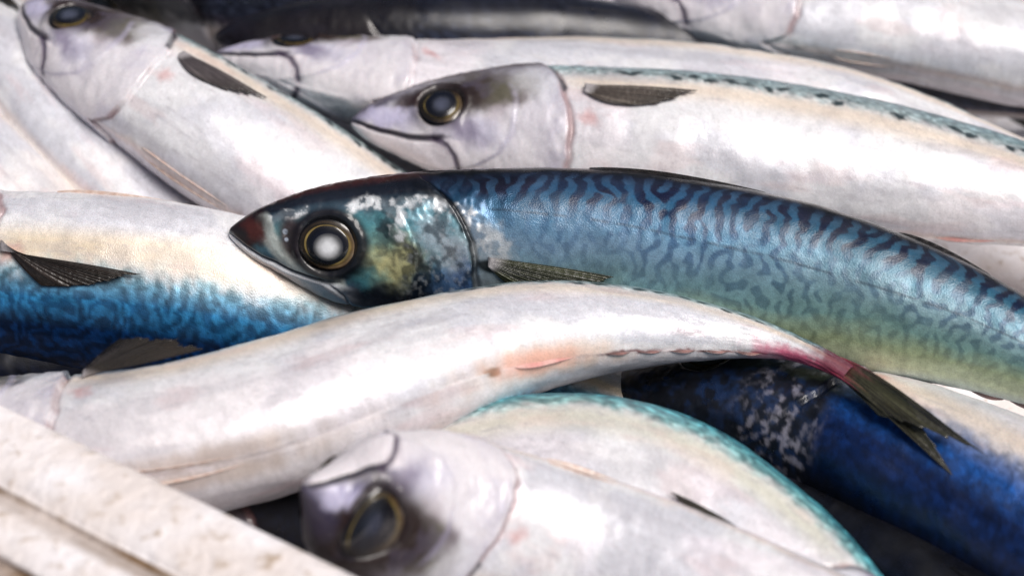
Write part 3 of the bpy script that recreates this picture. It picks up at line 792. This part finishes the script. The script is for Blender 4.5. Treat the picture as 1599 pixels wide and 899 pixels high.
# left, blue back down
build_fish(NM, 'mackerel at the left edge with cream belly up and sparkling bright blue back down', 'fish',
    [(-360, 425, .046), (-155, 440, .046), (30, 450, .046), (200, 462, .044), (400, 492, .036), (560, 525, .026), (800, 590, .022)],
    .335, [(0, 2), (1, 2)], flip=-1, st=S_BLUE, nx=460, nt=260, seed=31, hm=1.14, pec=dict(z=-58, len=188, spread=-40, drop=50, c0=(18, 15, 15), c1=(60, 48, 42)))
# behind, white, spotted edge
build_fish(NM, 'silvery white mackerel with a row of dark spots, directly behind the striped one', 'fish',
    [(547, 192, .052), (640, 190, .052), (760, 190, .052), (890, 197, .052), (1100, 222, .050), (1300, 250, .048), (1599, 306, .046), (1850, 372, .042)],
    .335, [(0, 38), (.3, 40), (.6, 36), (1, 36)], st=dict(S_TEAL, edge=.29), nx=420, nt=220, seed=43, hm=1.06, wm=1.06, fins=('pectoral', 'pelvic', 'dorsal', 'tail', 'anal'), pec=dict(z=6, len=175, drop=20, spread=66, c0=(56, 48, 46), c1=(132, 122, 112)))
# upper left, pointing up
build_fish(NM, 'white mackerel at the upper left pointing its snout to the top corner', 'fish',
    [(36, 10, .066), (150, 82, .062), (266, 150, .056), (356, 212, .050), (456, 276, .040), (556, 338, .028), (690, 415, .018)],
    .315, [(0, 38), (.3, 44), (1, 46)], st=dict(S_PINK, edge=.34), nx=380, nt=180, seed=57, hm=1.12, wm=1.16, pec=dict(z=4, len=160, drop=20, spread=66, c0=(58, 52, 56), c1=(120, 112, 112)))
# behind the spotted one
build_fish(NM, 'white mackerel behind the spotted one, its snout touching the upper left fish', 'fish',
    [(330, 92, .050), (440, 104, .050), (560, 122, .048), (700, 140, .046), (900, 146, .046), (1100, 150, .046), (1350, 174, .046), (1599, 236, .044), (1850, 310, .04)],
    .33, [(0, 76), (.2, 74), (.45, 58), (1, 50)], st=dict(S_PINK, edge=.40), nx=320, nt=150, seed=61, fins=('pelvic', 'dorsal', 'tail'))
# dark back at the top
build_fish(NM, 'mackerel with its dark navy back up, near the top edge', 'fish',
    [(335, 58, .050), (500, 68, .050), (700, 76, .048), (900, 88, .040), (1100, 112, .028), (1400, 150, .018)],
    .33, [(0, -42), (1, -42)], st=S_NAVY, nx=260, nt=130, seed=67)
# top right
build_fish(NM, 'pale mackerel in the top right corner, its jaw cut by the top edge', 'fish',
    [(930, -22, .054), (1100, 0, .054), (1250, 14, .054), (1450, 42, .052), (1599, 76, .050), (1850, 140, .048)],
    .33, [(0, 60), (1, 52)], st=S_PINK, nx=300, nt=150, seed=71)
# top strips
build_fish(NM, 'blurred slate-grey mackerel back behind the upper left head', 'fish',
    [(60, -45, .05), (250, -18, .05), (430, 8, .046), (620, 20, .04), (900, 10, .034)],
    .33, [(0, -45), (1, -45)], st=S_NAVY, nx=220, nt=110, seed=73, fins=('pectoral', 'tail', 'dorsal'))
build_fish(NM, 'blurred pinkish white mackerel cut off along the top edge', 'fish',
    [(330, -70, .05), (520, -62, .05), (760, -50, .05), (960, -35, .05), (1200, -60, .048), (1500, -90, .046)],
    .33, [(0, 40), (1, 40)], st=S_PINK, nx=220, nt=110, seed=79, fins=('pectoral', 'tail', 'pelvic'))
# left pair running down
build_fish(NM, 'white mackerel belly left of the upper left fish, in its shadow', 'fish',
    [(-160, -110, .044), (-70, -10, .044), (20, 96, .042), (110, 205, .038), (210, 305, .030), (340, 420, .020)],
    .33, [(0, 62), (1, 62)], st=S_PINK, nx=260, nt=130, seed=83, fins=('pectoral', 'pelvic', 'tail', 'anal'))
build_fish(NM, 'cream mackerel flank at the far left edge above the blue backed one', 'fish',
    [(-330, 10, .044), (-190, 120, .044), (-60, 235, .042), (40, 330, .034), (160, 440, .022)],
    .33, [(0, 55), (1, 55)], st=dict(S_TEAL, edge=.4, tint=(230, 214, 204)), nx=240, nt=120, seed=89, fins=('pectoral', 'pelvic', 'tail'))
# bottom centre, upside down
build_fish(NM, 'upside-down mackerel head with a dark gold-ringed eye at the bottom', 'fish',
    [(472, 756, .092), (560, 798, .078), (700, 834, .060), (850, 878, .046), (1000, 930, .042), (1250, 1020, .042), (1500, 1110, .042)],
    .306, [(0, 6), (.3, 20), (1, 34)], flip=-1, st=dict(S_PINK, edge=.36), nx=480, nt=240, seed=97, cloudy=(40, 46, 64), eye_kx=1.35, eye_k=.32, eye_p=.78, hm=1.08, wm=1.08, eye_r=50.0, eye_z=0.0, squash=.060, pec=dict(z=24, drop=20))
# curved, cyan edge
build_fish(NM, 'curved white mackerel with a turquoise back edge, below the belly-up one', 'fish',
    [(1490, 1350, .036), (1390, 1140, .038), (1310, 1010, .040), (1225, 910, .042), (1128, 832, .044), (1016, 772, .046), (880, 742, .046), (720, 764, .040), (560, 815, .026), (430, 850, .018)],
    .345, [(0, 26), (1, 26)], flip=-1, st=S_CYAN, nx=420, nt=200, seed=101, fins=('pectoral', 'pelvic', 'dorsal', 'tail'))
# right, deep blue
build_fish(NM, 'deep blue backed mackerel at the lower right with silver gill plates in shadow', 'fish',
    [(945, 600, .022), (1100, 628, .026), (1250, 668, .030), (1400, 724, .034), (1599, 818, .036), (1850, 950, .036)],
    .33, [(0, -66), (.2, -56), (.4, -34), (1, -22)], flip=-1, st=S_DEEP, nx=420, nt=200, seed=103, hm=1.12, wm=1.2, fins=('pelvic', 'dorsal', 'tail'))
# low in the gaps; the last two are fillers added to darken them
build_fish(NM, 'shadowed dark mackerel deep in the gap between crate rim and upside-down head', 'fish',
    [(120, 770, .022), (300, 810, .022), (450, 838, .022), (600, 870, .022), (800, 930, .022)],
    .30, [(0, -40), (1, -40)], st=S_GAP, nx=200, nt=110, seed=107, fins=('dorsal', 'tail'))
build_fish(NM, 'black mackerel back added to darken the gap at the left edge, under the blue backed one', 'fish',
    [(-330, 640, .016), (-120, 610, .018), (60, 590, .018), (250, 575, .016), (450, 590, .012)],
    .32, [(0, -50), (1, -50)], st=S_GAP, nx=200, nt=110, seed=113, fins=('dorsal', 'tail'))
build_fish(NM, 'dark mackerel back added to blacken the gap under the deep blue one, at the bottom edge', 'fish',
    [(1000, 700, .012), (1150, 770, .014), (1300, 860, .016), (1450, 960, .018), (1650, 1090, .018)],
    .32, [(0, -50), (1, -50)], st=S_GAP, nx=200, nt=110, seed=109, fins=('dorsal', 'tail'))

# ------------------------------------------------------------------ focus on the striped fish's eye and flank
foc = spA.map(np.array([.20]), np.array([.03 * spA.vis]), np.array([0.]))[0]
cam_d.dof.focus_distance = float(np.dot(foc - CAM, _fw))
